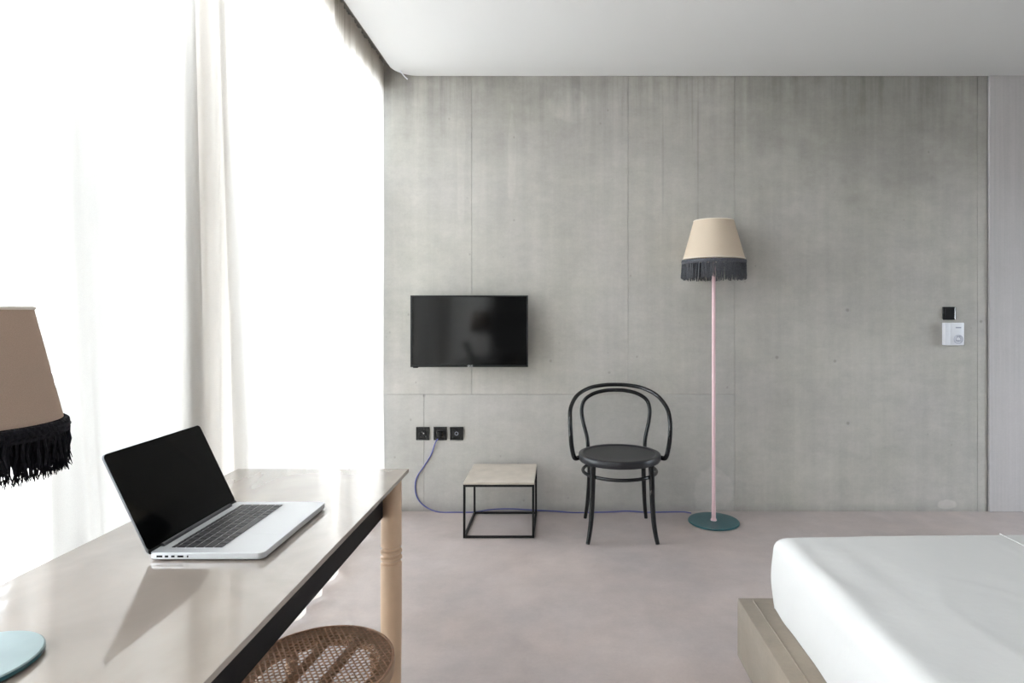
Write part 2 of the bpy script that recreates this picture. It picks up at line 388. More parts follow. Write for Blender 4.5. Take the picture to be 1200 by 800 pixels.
# outside, left: a terrace with low louvre screens
struct('terrace', 'terrace', lambda b: box(b, -9, XWIN-0.14, -6, 9, -0.14, -0.02), 'pale concrete terrace outside the windows', 'terrace')
struct('terrace', 'slab', lambda b: box(b, XR+0.2, 12, -6, 9, -0.14, -0.02), 'paved ground outside the right window', 'terrace')
def louvre_screen(y0, y1, label):
    t = thing('louvre_screen', label, 'screen', (-1.72, (y0+y1)/2, -0.02), 0, 'louvre screens on the terrace')
    hw = (y1-y0)/2
    for s in (-1, 1):
        part('post', t, 'louvre', lambda b: box(b, -0.02, 0.02, s*hw-0.02, s*hw+0.02, 0, 2.22, 0.002, 1))
    me = None
    for k in range(47):
        if me is None:
            bm = bmesh.new(); box(bm, -0.003, 0.003, -hw+0.02, hw-0.02, -0.0135, 0.0135)
            o = obj('slat', bm, 'louvre', t); me = o.data
        else:
            o = bpy.data.objects.new('slat', me); COL.objects.link(o); o.parent = t
        o.location = (0, 0, 0.1+k*0.045); o.rotation_euler = (0, math.radians(random.uniform(-30, -18)), 0)
louvre_screen(1.0, 2.33, 'grey slatted louvre screen mirrored in the desk left of the laptop')
louvre_screen(2.42, 2.70, 'narrow grey louvre screen mirrored in the desk in front of the laptop')
louvre_screen(3.28, 3.50, 'narrow grey louvre screen outside the window, nearest the concrete wall')

# ---------------------------------------------------------------- curtains
XC = -1.086
def curtain(label, e0, e1, seed, amp=0.022, xoff=0.0, period=0.13):
    ZT, ZB = 2.79, 0.012
    W = e1(1.3)-e0(1.3)
    nu = max(40, int(W/0.008)); nz = 44
    def fold(s, z):
        # s: metres along the cloth; gathers tight at the heading, rounder towards the hem
        t = (ZT-z)/(ZT-ZB)
        wob = 0.35*noise.noise(Vector((s*2.2, seed*3.1, z*0.35)))*period*4
        a = math.sin(2*math.pi*(s+wob)/period+seed)
        b = math.sin(2*math.pi*(s*2.63+0.4*wob)/period+seed*2)
        c = noise.noise(Vector((s*3.0, seed*7.7, z*0.5)))
        k = min(1, 0.45+0.75*t)
        big = amp*k*(0.62+0.5*c)*a+amp*0.22*b*(1-0.5*t)+amp*0.45*c
        big *= 1+0.6*max(0, (t-0.72)/0.28)
        fine = 0.006*math.sin(2*math.pi*s/0.028)*max(0, 1-t*7)
        return max(-1.9*amp, min(1.8*amp, big))+fine
    bm = bmesh.new(); rows = []
    for j in range(nz+1):
        z = ZT+(ZB-ZT)*j/nz
        y0, y1 = e0(z), e1(z); row = []
        for i in range(nu+1):
            f = i/nu; s = f*W
            edge = min(1.0, min(f, 1-f)*W/0.03)
            hem = 0.004*noise.noise(Vector((s*9, seed, 0))) if j == nz else 0
            row.append(bm.verts.new((XC+xoff+fold(s, z)*(0.4+0.6*edge), y0+(y1-y0)*f, z+hem)))
        rows.append(row)
    for a, b in zip(rows, rows[1:]):
        for i in range(nu): bm.faces.new((a[i], a[i+1], b[i+1], b[i]))
    o = obj('curtain', bm, 'curtain', None, True, 180, at=(XC, e0(1.3), 0.0))
    tag(o, label, 'curtain')
    # hems: doubled cloth along the bottom and the leading edges
    def strip(name, f):
        bm = bmesh.new(); f(bm); obj(name, bm, 'curtain', o, True, 180)
    def bottom(bm):
        r_ = []
        for z in (ZB, ZB+0.035, ZB+0.07):
            y0, y1 = e0(z), e1(z)
            r_.append([bm.verts.new((xoff+fold(i/nu*W, z)*(0.4+0.6*min(1, min(i/nu, 1-i/nu)*W/0.03))+0.0012, y0+(y1-y0)*i/nu-e0(1.3), z)) for i in range(nu+1)])
        for a, b in zip(r_, r_[1:]):
            for i in range(nu): bm.faces.new((a[i], a[i+1], b[i+1], b[i]))
    strip('hem', bottom)
    return o
zt = lambda a, b: (lambda z: b+(a-b)*max(0, min(1, (z-0.75)/(2.72-0.75))))
curtain('sheer white curtain nearest the camera, behind the desk lamp and laptop', lambda z: -1.85, zt(1.895, 2.02), 1.3, 0.016, -0.012)
curtain('sheer white curtain in the middle, its edge overlapping the nearest curtain', zt(1.725, 1.805), zt(2.83, 2.93), 4.1, 0.016, 0.020, 0.19)
curtain('sheer white curtain hanging at the far corner against the concrete wall', zt(2.80, 2.88), lambda z: D-0.02-0.01*max(0, 1-z), 7.9, 0.016, -0.008, 0.17)
tr = thing('curtain_track', 'slim grey curtain track along the ceiling edge', 'curtain track', (-1.035, 0.8, 2.75))
part('rail', tr, 'frame', lambda b: (box(b, -0.012, 0.012, -2.7, 2.90, 0.006, 0.022, 0.002, 1)))
part('rail_lip', tr, 'chrome', lambda b: (box(b, 0.004, 0.011, -2.7, 2.90, -0.012, 0.006, 0.001, 1)))
part('pull_cord', tr, 'white_plastic', lambda b: tube(b, smooth_path([(0.045, 2.84, 0.01), (0.062, 2.85, -0.030), (0.080, 2.86, -0.056), (0.100, 2.87, -0.074)], 4), 0.0035, 8), True)

# ================================================================ TELEVISION
tv = thing('television', 'black flat screen television mounted on the concrete wall', 'television', (-0.548, D-0.02, 1.106))
FY = -0.085
tv.location = ((550.5-656)/700*(D-0.02+FY-0.01)-0.004, D-0.02, 1.25-(388.0-365)/700*(D-0.115))
hw, hh = 0.3575, 0.2175
part('housing', tv, 'black_plastic', lambda b: (box(b, -hw+0.004, hw-0.004, FY+0.004, FY+0.022, -hh+0.004, hh-0.004, 0.004), box(b, -0.26, 0.26, FY+0.02, FY+0.05, -0.16, 0.12, 0.012)), True)
def bez(b):
    t = 0.009
    box(b, -hw, hw, FY-0.006, FY+0.008, hh-t, hh, 0.0015, 1); box(b, -hw, hw, FY-0.006, FY+0.008, -hh, -hh+t*1.5, 0.0015, 1)
    box(b, -hw, -hw+t, FY-0.006, FY+0.008, -hh+t*1.5, hh-t, 0.0015, 1); box(b, hw-t, hw, FY-0.006, FY+0.008, -hh+t*1.5, hh-t, 0.0015, 1)
part('bezel', tv, 'black_plastic', bez)
part('screen', tv, 'screen', lambda b: box(b, -hw+0.008, hw-0.008, FY-0.003, FY+0.002, -hh+0.012, hh-0.008))
part('wall_bracket', tv, 'black_metal', lambda b: (box(b, -0.10, 0.10, 0.008, 0.0195, -0.10, 0.10, 0.002, 1), box(b, -0.08, -0.05, -0.04, 0.01, -0.11, 0.11), box(b, 0.05, 0.08, -0.04, 0.01, -0.11, 0.11)))
def text_part(name, s, size, loc, rot, m, parent, ext=0.0003):
    c = bpy.data.curves.new(name, 'FONT'); c.body = s; c.size = size; c.extrude = ext; c.align_x = 'LEFT'; c.align_y = 'CENTER'
    o = bpy.data.objects.new('tmp', c); COL.objects.link(o)
    bpy.context.view_layer.update()
    me = bpy.data.meshes.new_from_object(o.evaluated_get(bpy.context.evaluated_depsgraph_get()))
    bpy.data.objects.remove(o); me.materials.clear(); me.materials.append(M[m])
    q = bpy.data.objects.new(name, me); COL.objects.link(q); q.parent = parent; q.location = loc; q.rotation_euler = rot
    return q
lg = text_part('logo_lettering', 'LG', 0.015, (0.004, FY-0.0068, -hh+0.0065), (math.pi/2, 0, 0), 'logo', tv)
def emblem(b):
    c = Vector((-0.004, FY-0.0068, -hh+0.0065))
    tube(b, [c+Vector((0.0052*math.cos(a), 0, 0.0052*math.sin(a))) for a in [2*math.pi*k/16 for k in range(16)]], 0.0009, 6, True)
    tube(b, [c+Vector((0, 0, 0.0025)), c+Vector((0, 0, -0.0022)), c+Vector((0.0022, 0, -0.0022))], 0.0007, 6)
part('logo_emblem', tv, 'logo', emblem)
part('foot_nub', tv, 'black_plastic', lambda b: box(b, -hw+0.015, -hw+0.045, FY-0.002, FY+0.01, -hh-0.006, -hh+0.002, 0.001, 1))

# ================================================================ SOCKETS, SWITCH, THERMOSTAT
def socket(cx, label, insert):
    x, z = px(cx), 1.25-(507.6-365)/187.17
    t = thing('wall_socket', label, 'socket', (x, D, z), 0, 'black sockets under the television')
    h = 0.041
    def fr(b):
        o_, i_ = rrect(-h, h, -h, h, 0.004, 3), 0.029
        box(b, -h, -i_, -0.009, -0.0002, -h, h, 0.0015, 1); box(b, i_, h, -0.009, -0.0002, -h, h, 0.0015, 1)
        box(b, -i_, i_, -0.009, -0.0002, i_, h, 0.0015, 1); box(b, -i_, i_, -0.009, -0.0002, -h, -i_, 0.0015, 1)
    part('cover_frame', t, 'socket', fr)
    part('insert', t, 'socket', lambda b: box(b, -0.0285, 0.0285, -0.0075, -0.0002, -0.0285, 0.0285, 0.001, 1))
    def ring(b, r=0.02):
        tube(b, [(r*math.cos(a), -0.0078, r*math.sin(a)) for a in [2*math.pi*k/24 for k in range(24)]], 0.0016, 6, True)
    if insert == 'coax':
        part('contact_ring', t, 'black_metal', lambda b: ring(b, 0.019), True)
        part('pin', t, 'chrome', lambda b: (tube(b, [(0.006, -0.008, 0.002), (0.006, -0.0095, 0.002)], 0.0022, 8)))
    elif insert == 'plug':
        part('plug', t, 'black_plastic', lambda b: (box(b, -0.018, 0.018, -0.034, -0.0075, -0.018, 0.018, 0.005), box(b, -0.009, 0.002, -0.03, -0.012, -0.03, -0.015, 0.002)), True)
    else:
        part('contact_ring', t, 'grey_mark', lambda b: (ring(b, 0.010)), True)
        part('port', t, 'black_metal', lambda b: (box(b, -0.018, -0.012, -0.0095, -0.0074, -0.008, 0.008)))
    return t
socket(495.6, 'left of the three black sockets below the television, nearest the curtain', 'coax')
socket(516, 'middle black socket below the television with the blue cord plugged in', 'plug')
socket(535.2, 'right of the three black sockets below the television, above the small table', 'data')

sw = thing('light_switch', 'small black light switch above the white thermostat', 'switch', (px(1111.5), D, 1.25-(367-365)/187.17))
part('cover_frame', sw, 'black_plastic', lambda b: box(b, -0.040, 0.040, -0.010, -0.0002, -0.040, 0.040, 0.002, 1))
part('rocker', sw, 'black_plastic', lambda b: box(b, -0.032, 0.030, -0.015, -0.009, -0.032, 0.032, 0.002, 1))
part('side_trim', sw, 'chrome', lambda b: box(b, 0.0325, 0.040, -0.0125, -0.009, -0.038, 0.038, 0.001, 1), label='chrome strip on the right edge')
th = thing('thermostat', 'white wall thermostat with a round dial below the black switch', 'thermostat', (px(1114.8), D, 1.25-(391-365)/187.17))
part('body', th, 'white_plastic', lambda b: (box(b, -0.060, -0.028, -0.036, -0.0002, -0.070, 0.070, 0.004), box(b, -0.0275, 0.060, -0.032, -0.0002, -0.070, 0.070, 0.004)), True)
part('dial', th, 'dial_grey', lambda b: [tube(b, [(0.022+r*math.cos(a), -0.034, -0.032+r*math.sin(a)) for a in [2*math.pi*k/28 for k in range(28)]], 0.0022, 6, True) for r in (0.027, 0.014)], True)
part('dial_mark', th, 'grey_mark', lambda b: (box(b, 0.012, 0.036, -0.0335, -0.032, -0.018, -0.012), box(b, 0.006, 0.038, -0.0335, -0.032, -0.044, -0.038)), label='grey printed marks')
part('display', th, 'grey_mark', lambda b: (box(b, 0.006, 0.040, -0.0328, -0.0315, 0.036, 0.044)), label='small grey display strip')

# blue cord
def P(cx, cy, d): return Vector(((cx-656)/700*d, d, 1.25-(cy-365)/700*d))
def floor_pt(cx, d, z=0.0045): return Vector(((cx-656)/700*d, d, z))
cord_pts = [P(513, 514, D-0.022), P(510, 519, D-0.013), P(505, 533, D-0.007), P(497, 546, D-0.006), P(489, 558, D-0.006), P(486.5, 570, D-0.006), P(489, 583, D-0.007), P(498, 593, D-0.010),
            floor_pt(513, D-0.022), floor_pt(535, D-0.03), floor_pt(556, D-0.026), P(574, 597, D-0.006), P(596, 596, D-0.006), P(628, 597.6, D-0.006), floor_pt(650, D-0.010), floor_pt(672, D-0.035), floor_pt(700, D-0.03),
            floor_pt(718, D-0.022), floor_pt(735, D-0.008), floor_pt(757, D-0.03), floor_pt(772, D-0.028), floor_pt(790, D-0.022), floor_pt(802, D-0.025), floor_pt(810, D-0.045)]
bm = bmesh.new(); tube(bm, smooth_path(cord_pts, 6), 0.0038, 8)
tag(obj('power_cord', bm, 'blue_cord', None, True, at=(px(520), D-0.02, 0)), 'thin blue cord running from the middle socket along the floor to the floor lamp', 'cord')

# ================================================================ SMALL SIDE TABLE
sx0, sx1, sy0, sy1 = -0.533, -0.141, 3.293, 3.700
st = thing('side_table', 'low square side table with black wire frame and beige stone top', 'side table', ((sx0+sx1)/2, (sy0+sy1)/2, 0))
wx, wy = (sx1-sx0)/2, (sy1-sy0)/2; b_ = 0.006; ZT_ = 0.295
for a, c in ((-1, -1), (1, -1), (-1, 1), (1, 1)):
    part('leg', st, 'black_metal', lambda b: box(b, a*(wx-b_)-b_, a*(wx-b_)+b_, c*(wy-b_)-b_, c*(wy-b_)+b_, 0.001, ZT_, 0.001, 1))
for z in (0.001, ZT_-2*b_):
    nm = 'bottom_rail' if z < 0.1 else 'top_rail'
    for s in (-1, 1):
        part(nm, st, 'black_metal', lambda b: box(b, -wx+2*b_, wx-2*b_, s*(wy-b_)-b_, s*(wy-b_)+b_, z, z+2*b_, 0.001, 1))
        part(nm, st, 'black_metal', lambda b: box(b, s*(wx-b_)-b_, s*(wx-b_)+b_, -wy+2*b_, wy-2*b_, z, z+2*b_, 0.001, 1))
part('table_top', st, 'stone', lambda b: box(b, -wx, wx, -wy, wy, ZT_+0.0005, ZT_+0.013, 0.002, 1))

# ================================================================ BENTWOOD ARMCHAIR
CX, CY = 0.338, 3.385
ch = thing('bentwood_armchair', 'black bentwood armchair with round seat and looped arms against the wall', 'chair', (CX, CY, 0))
SR = 0.232
def seat(b):
    lathe(b, [(0, 0.443), (0.10, 0.4435), (0.19, 0.446), (0.200, 0.4475), (0.206, 0.452), (SR-0.010, 0.4525), (SR-0.002, 0.449), (SR, 0.443), (SR, 0.420), (SR-0.004, 0.414), (SR-0.012, 0.412), (0.19, 0.412), (0.185, 0.430), (0, 0.430)], 0, 0, 72)
part('seat', ch, 'seat_lacquer', seat, True, 35)
# inner back loop: continuous with the rear legs
zt_b = 0.40
def mirror(pts): return pts+[(-x, y, z) for x, y, z in reversed(pts)]
inner = [(-0.168, 0.180, 0.425), (-0.175, 0.190, 0.50), (-0.198, 0.212, 0.59), (-0.205, 0.222, 0.66), (-0.188, 0.232, 0.715), (-0.135, 0.240, 0.752), (-0.065, 0.244, 0.770), (0, 0.245, 0.774)]
pp = smooth_path(inner+[(-x, y, z) for x, y, z in reversed(inner[:-1])], 8)
part('back_loop', ch, 'black_lacquer', lambda b: tube(b, pp, 0.0115, 12), True)
outer = [(-0.238, 0.015, 0.425), (-0.262, -0.025, 0.44), (-0.272, -0.045, 0.50), (-0.277, -0.055, 0.57), (-0.280, -0.035, 0.640), (-0.275, 0.04, 0.700), (-0.235, 0.14, 0.756), (-0.160, 0.215, 0.790), (-0.075, 0.246, 0.803), (0, 0.250, 0.806)]
outer[0] = (-0.226, -0.02, 0.428); outer[1] = (-0.256, -0.035, 0.432)
po = smooth_path(outer+[(-x, y, z) for x, y, z in reversed(outer[:-1])], 8)
rr_ = [0.0135-0.002*math.sin(math.pi*i/(len(po)-1)) for i in range(len(po))]
part('arm_hoop', ch, 'black_lacquer', lambda b: tube(b, po, rr_, 12), True)
for s in (-1, 1):
    front = [(s*0.158, -0.150, 0.414), (s*0.160, -0.152, 0.33), (s*0.163, -0.154, 0.22), (s*0.170, -0.160, 0.11), (s*0.180, -0.170, 0.04), (s*0.188, -0.178, 0.002)]
    q = smooth_path(front, 6); ra = [0.0165-0.0055*(i/(len(q)-1)) for i in range(len(q))]
    part('leg', ch, 'black_lacquer', lambda b: tube(b, q, ra, 12), True)
    rear = [(s*0.158, 0.160, 0.414), (s*0.160, 0.165, 0.33), (s*0.164, 0.180, 0.22), (s*0.172, 0.205, 0.10), (s*0.184, 0.232, 0.002)]
    q2 = smooth_path(rear, 6); ra2 = [0.0155-0.005*(i/(len(q2)-1)) for i in range(len(q2))]
    part('leg', ch, 'black_lacquer', lambda b: tube(b, q2, ra2, 12), True)
part('ring_stretcher', ch, 'black_lacquer', lambda b: tube(b, [(0.207*math.cos(a), 0.207*math.sin(a), 0.352) for a in [2*math.pi*k/64 for k in range(64)]], 0.0095, 10, True), True)

# ================================================================ LAMPS
def lampshade(t, r0, r1, z0, z1, m, pole_top, lower=True):
    """r0,z0 bottom; r1,z1 top"""
    th_ = 0.002
    part('lamp_shade', t, m, lambda b: lathe(b, [(r0, z0), (r1, z1), (r1-th_, z1), (r0-th_, z0), (r0, z0)], 0, 0, 96), True, 30)
    part('top_piping', t, 'shade_trim', lambda b: tube(b, [(r1*math.cos(a), r1*math.sin(a), z1) for a in [2*math.pi*k/72 for k in range(72)]], 0.0026, 8, True), True)
    if lower: part('bottom_piping', t, 'shade_trim', lambda b: tube(b, [((r0+0.0005)*math.cos(a), (r0+0.0005)*math.sin(a), z0+0.004) for a in [2*math.pi*k/72 for k in range(72)]], 0.0022, 8, True), True)
    def spider(b):
        for k in range(3):
            a = k*2*math.pi/3+0.5
            tube(b, [(0, 0, z1-0.03), (r1*0.97*math.cos(a), r1*0.97*math.sin(a), z1-0.004)], 0.002, 6)
        tube(b, [(0, 0, pole_top-0.01), (0, 0, z1-0.028)], 0.004, 8)
        lathe(b, [(0, pole_top), (0.018, pole_top), (0.018, pole_top+0.05), (0.0, pole_top+0.05)], 0, 0, 16)
    part('shade_carrier', t, 'black_metal', spider, True)
def fringe(t, r, z, length, n, sr, m, seed, tassel=0.0, flare=0.0, band=0.016, layers=2):
    """braid band, then hanging cords"""
    rnd = random.Random(seed)
    def braid(b):
        for i, (dz, rad) in enumerate(((0.0, 0.0042), (-band*0.45, 0.0055), (-band*0.9, 0.0045))):
            pts = []
            K = 240
            for k in range(K):
                a = 2*math.pi*k/K; w_ = 0.0012*math.sin(k*2.1+i*2)
                pts.append(((r+0.003+w_)*math.cos(a), (r+0.003+w_)*math.sin(a), z+dz+0.0008*math.cos(k*2.1+i)))
            tube(b, pts, rad, 6, True)
    part('fringe_braid', t, m, braid, True)
    def strands(b):
        for L_ in range(layers):
            for k in range(n):
                a = 2*math.pi*(k+rnd.uniform(-.35, .35))/n
                rr0 = r+0.001+rnd.uniform(-0.004, 0.004)-0.003*L_
                ln = length*rnd.uniform(0.86, 1.04)
                p = []
                da = 0; dr = 0
                for j in range(5):
                    f = j/4
                    da += rnd.uniform(-1, 1)*0.0035/r; dr += rnd.uniform(-1, 1)*0.0022
                    rr1 = rr0+dr+flare*f
                    p.append(((rr1)*math.cos(a+da), (rr1)*math.sin(a+da), z-band-ln*f+0.004))
                ra = [sr*rnd.uniform(0.85, 1.25)*(1.0 if j < 4 else 0.75) for j in range(5)]
                tube(b, p, ra, 5)
                if tassel:
                    for q in range(3):
                        e = Vector(p[-1]); d2 = Vector((rnd.uniform(-1, 1)*0.006, rnd.uniform(-1, 1)*0.006, -tassel*rnd.uniform(0.5, 1)))
                        tube(b, [e, e+d2*0.5, e+d2], [sr*0.45, sr*0.35, sr*0.2], 3)
    part('fringe', t, m, strands, False, kind='stuff')

# floor lamp
LX, LY = (836.3-656)/700*3.545, 3.545
fl = thing('floor_lamp', 'tall floor lamp with pink pole, beige shade and charcoal fringe on a dark teal disc', 'lamp', (LX, LY, 0))
part('base', fl, 'teal', lambda b: lathe(b, [(0, 0.001), (0.144, 0.001), (0.149, 0.004), (0.149, 0.009), (0.146, 0.012), (0, 0.012)], 0, 0, 72), True, 30)
part('pole', fl, 'pink', lambda b: lathe(b, [(0, 0.012), (0.0125, 0.012), (0.0125, 0.10), (0.0108, 0.104), (0.0108, 1.62), (0, 1.62)], 0, 0, 20), True)
part('collar', fl, 'pink', lambda b: lathe(b, [(0.011, 0.0125), (0.018, 0.0125), (0.0165, 0.020), (0.0125, 0.026)], 0, 0, 20), True)
lampshade(fl, 0.180, 0.117, 1.558, 1.787, 'shade', 1.62)
fringe(fl, 0.180, 1.550, 0.098, 150, 0.0026, 'fringe_grey', 3, band=0.016, flare=0.002)

# ================================================================ DESK
TX0, TX1, TY0, TY1, TZ = -1.045, -0.490, 0.14, 1.94, 0.740
dk = thing('desk', 'narrow desk with glossy beige top, black apron and pale turned legs', 'desk', ((TX0+TX1)/2, (TY0+TY1)/2, 0))
ox, oy = (TX0+TX1)/2, (TY0+TY1)/2
part('tabletop', dk, 'tabletop', lambda b: box(b, TX0-ox, TX1-ox, TY0-oy, TY1-oy, TZ-0.012, TZ, 0.0012, 2))
for y in (0.205, 1.868):
    for x in (-0.527, -0.985):
        def leg(b):
            z = TZ-0.0125
            lathe(b, [(0, z), (0.0315, z), (0.0315, 0.520), (0.0265, 0.515), (0.0265, 0.510), (0.0325, 0.506), (0.0330, 0.500), (0.0272, 0.494), (0.0272, 0.491), (0.0328, 0.486), (0.0328, 0.480), (0.0268, 0.475), (0.0268, 0.470),
                      (0.0322, 0.466), (0.0322, 0.30), (0.030, 0.10), (0.026, 0.001), (0, 0.001)], x-ox, y-oy, 36)
        part('leg', dk, 'beech', leg, True, 35)
AZ0, AZ1 = 0.616, TZ-0.0125
part('apron', dk, 'apron', lambda b: box(b, -0.562-ox, -0.544-ox, 0.24-oy, 1.836-oy, AZ0, AZ1, 0.001, 1))
part('apron', dk, 'apron', lambda b: box(b, -0.970-ox, -0.952-ox, 0.24-oy, 1.836-oy, AZ0, AZ1, 0.001, 1))
part('apron', dk, 'apron', lambda b: box(b, -0.951-ox, -0.563-ox, 1.845-oy, 1.863-oy, AZ0, AZ1, 0.001, 1))
part('apron', dk, 'apron', lambda b: box(b, -0.951-ox, -0.563-ox, 0.212-oy, 0.230-oy, AZ0, AZ1, 0.001, 1))
part('corner_bracket', dk, 'black_metal', lambda b: (box(b, -0.575-ox, -0.550-ox, 1.80-oy, 1.841-oy, AZ0-0.006, AZ0+0.04, 0.001, 1)))

# desk lamp (mostly left of the frame)
LX2, LY2 = -0.847, 0.851
dl = thing('desk_lamp', 'table lamp with kraft brown shade and ragged black fringe on the desk', 'lamp', (LX2, LY2, TZ))
part('base', dl, 'teal', lambda b: lathe(b, [(0, 0.001), (0.083, 0.001), (0.087, 0.003), (0.087, 0.0085), (0, 0.0085)], 0, 0, 72), True, 30)
part('base_top', dl, 'teal_sheen', lambda b: lathe(b, [(0, 0.0086), (0.0868, 0.0086), (0.085, 0.0105), (0, 0.0105)], 0, 0, 72), True, 30, label='upper face of the teal disc base, pale sheen painted in')
part('pole', dl, 'pink', lambda b: lathe(b, [(0, 0.0105), (0.009, 0.0105), (0.009, 0.40), (0, 0.40)], 0, 0, 16), True)
lampshade(dl, 0.108, 0.0735, 0.350, 0.515, 'shade_brown', 0.40, False)
fringe(dl, 0.108, 0.345, 0.046, 210, 0.0021, 'fringe', 11, tassel=0.020, flare=0.0, band=0.014, layers=2)

# ================================================================ LAPTOP
lx0, lx1, ly0, ly1 = -0.843, -0.606, 1.222, 1.551
lp = thing('laptop', 'open silver laptop with black screen on the glossy desk', 'laptop', ((lx0+lx1)/2, (ly0+ly1)/2, TZ))
lw, ld = (lx1-lx0)/2, (ly1-ly0)/2
def rprism(b, x0, x1, y0, y1, z0, z1, r, bev=0.002):
    pts = rrect(x0, x1, y0, y1, r, 6)
    c = Vector(((x0+x1)/2, (y0+y1)/2, 0)); rings = []
    for z, ins in ((z0, bev*1.6), (z0+bev*1.2, 0), (z1-bev*0.5, 0), (z1, bev*0.5)):
        k1 = 1-ins/((x1-x0)/2); k2 = 1-ins/((y1-y0)/2)
        rings.append([b.verts.new((c.x+(x-c.x)*k1, c.y+(y-c.y)*k2, z)) for x, y in pts])
    for a, d in zip(rings, rings[1:]):
        for i in range(len(pts)):
            j = (i+1) % len(pts); b.faces.new((a[i], a[j], d[j], d[i]))
    b.faces.new(list(reversed(rings[0]))); b.faces.new(rings[-1])
BT = 0.0165
part('base', lp, 'alu', lambda b: rprism(b, -lw, lw, -ld, ld, 0.002, BT, 0.014), True, 30)
for sx in (-1, 1):
    for sy in (-1, 1): part('foot', lp, 'black_plastic', lambda b: lathe(b, [(0, 0.0004), (0.008, 0.0004), (0.008, 0.0025), (0, 0.0025)], sx*(lw-0.03), sy*(ld-0.03), 14))
kx0, kx1, ky0, ky1 = -lw+0.030, -lw+0.138, -ld+0.026, ld-0.026
part('key_well', lp, 'well', lambda b: box(b, kx0-0.002, kx1+0.002, ky0-0.002, ky1+0.002, BT-0.0005, BT+0.0003))
def keys(b):
    rows = [[1.0]*14, [1.0]*13+[1.5], [1.5]+[1.0]*12+[1.0], [1.75]+[1]*11+[1.75], [2.25]+[1]*10+[2.25], [1, 1, 1, 1.25, 5.2, 1.25, 1, 1, 1, 1]]
    hts = [0.010]+[0.0192]*5; tot = sum(hts); sc_ = (kx1-kx0)/tot; x = kx0
    for r_, h in zip(rows, hts):
        y = ky0; k = (ky1-ky0)/sum(r_)
        for w_ in r_:
            box(b, x+0.0016, x+h*sc_-0.0016, y+0.0017, y+w_*k-0.0017, BT+0.0002, BT+0.0016)
            y += w_*k
        x += h*sc_
ko = part('keys', lp, 'key', keys, kind='stuff')
part('trackpad', lp, 'alu', lambda b: (box(b, lw-0.086, lw-0.008, -0.054, 0.054, BT-0.0004, BT+0.0002)))
def ports(b):
    x = -lw+0.018
    for w_, g in ((0.012, 0.005), (0.007, 0.006), (0.007, 0.006), (0.012, 0.007), (0.003, 0)):
        box(b, x, x+w_, -ld-0.0003, -ld+0.002, 0.0075, 0.0115); x += w_+g
part('ports', lp, 'black_plastic', ports)
part('hinge', lp, 'hinge', lambda b: tube(b, [(-lw+0.006, -ld+0.035, BT+0.001), (-lw+0.006, ld-0.035, BT+0.001)], 0.0055, 14), True)
tilt = math.radians(25.5)
lid = bpy.data.objects.new('lid', None)
def lidmesh(b, x0, x1, y0, y1, z0, z1, r):   # built flat in yz, thickness along x
    pts = rrect(y0, y1, z0, z1, r, 6)
    A = [b.verts.new((x0, y, z)) for y, z in pts]; B = [b.verts.new((x1, y, z)) for y, z in pts]
    b.faces.new(A); b.faces.new(list(reversed(B)))
    for i in range(len(pts)):
        j = (i+1) % len(pts); b.faces.new((A[i], A[j], B[j], B[i]))
LH = 0.226
R_ = Matrix.Translation((-lw+0.004, 0, BT-0.004)) @ Matrix.Rotation(-tilt, 4, 'Y')
def lidf(x0, x1, y0, y1, z0, z1, r):
    def f(b):
        lidmesh(b, x0, x1, y0, y1, z0, z1, r); bmesh.ops.transform(b, matrix=R_, verts=b.verts[:])
    return f
ld_o = part('lid', lp, 'alu_shaded', lidf(-0.004, 0, -ld, ld, 0.0, LH, 0.010))
part('screen', ld_o, 'lap_screen', lidf(0, 0.0008, -ld+0.0008, ld-0.0008, 0.008, LH-0.0008, 0.0095), label='switched off black glass')
part('bezel_gasket', ld_o, 'black_plastic', lidf(-0.0004, 0.0011, -ld+0.0004, ld-0.0004, 0.0, 0.009, 0.003))

# ================================================================ CANE STOOL
sc = thing('cane_stool', 'round stool with brown woven cane seat tucked under the desk edge', 'stool', (-0.543, 1.335, 0))
RS = 0.168; ZS_ = 0.460
def crown(x, y): return ZS_-0.0035*max(0, 1-(x*x+y*y)/(RS*RS))
def weave(b):
    """three way open hexagon caning, each strand a flat strip following the seat"""
    P_ = 0.0112; wd = 0.00165
    for ang, off in ((0, 0.0), (60, 0.0004), (120, 0.0008)):
        a = math.radians(ang+4); u = Vector((math.cos(a), math.sin(a), 0)); v = Vector((-u.y, u.x, 0))
        n = int(RS/P_)+1
        for i in range(-n-1, n+1):
            c = (i+0.5)*P_
            if abs(c) > RS-0.006: continue
            h = math.sqrt((RS-0.004)**2-c*c); k = 24; pv = None
            for j in range(k+1):
                s = -h+2*h*j/k; p = u*s+v*c
                z = crown(p.x, p.y)+off+0.0005*math.sin(s/P_*math.pi*1.1547+i*math.pi)
                q = [b.verts.new((p.x+v.x*t*wd, p.y+v.y*t*wd, z+dz)) for t, dz in ((-1, 0), (0, 0.0006), (1, 0))]
                if pv:
                    b.faces.new((pv[0], pv[1], q[1], q[0])); b.faces.new((pv[1], pv[2], q[2], q[1]))
                pv = q
part('cane_weave', sc, 'cane', weave, kind='stuff')
part('seat_ring', sc, 'cane_rim', lambda b: lathe(b, [(RS-0.034, ZS_-0.004), (RS-0.006, ZS_-0.0015), (RS-0.001, ZS_-0.003), (RS+0.001, ZS_-0.010), (RS-0.001, ZS_-0.030), (RS-0.008, ZS_-0.034), (RS-0.030, ZS_-0.034), (RS-0.034, ZS_-0.028), (RS-0.034, ZS_-0.004)], 0, 0, 80), True, 40)
part('edge_binding', sc, 'cane', lambda b: tube(b, [((RS-0.003)*math.cos(a), (RS-0.003)*math.sin(a), ZS_+0.0006+0.0006*math.sin(a*90)) for a in [2*math.pi*k/180 for k in range(180)]], 0.0028, 6, True), True)
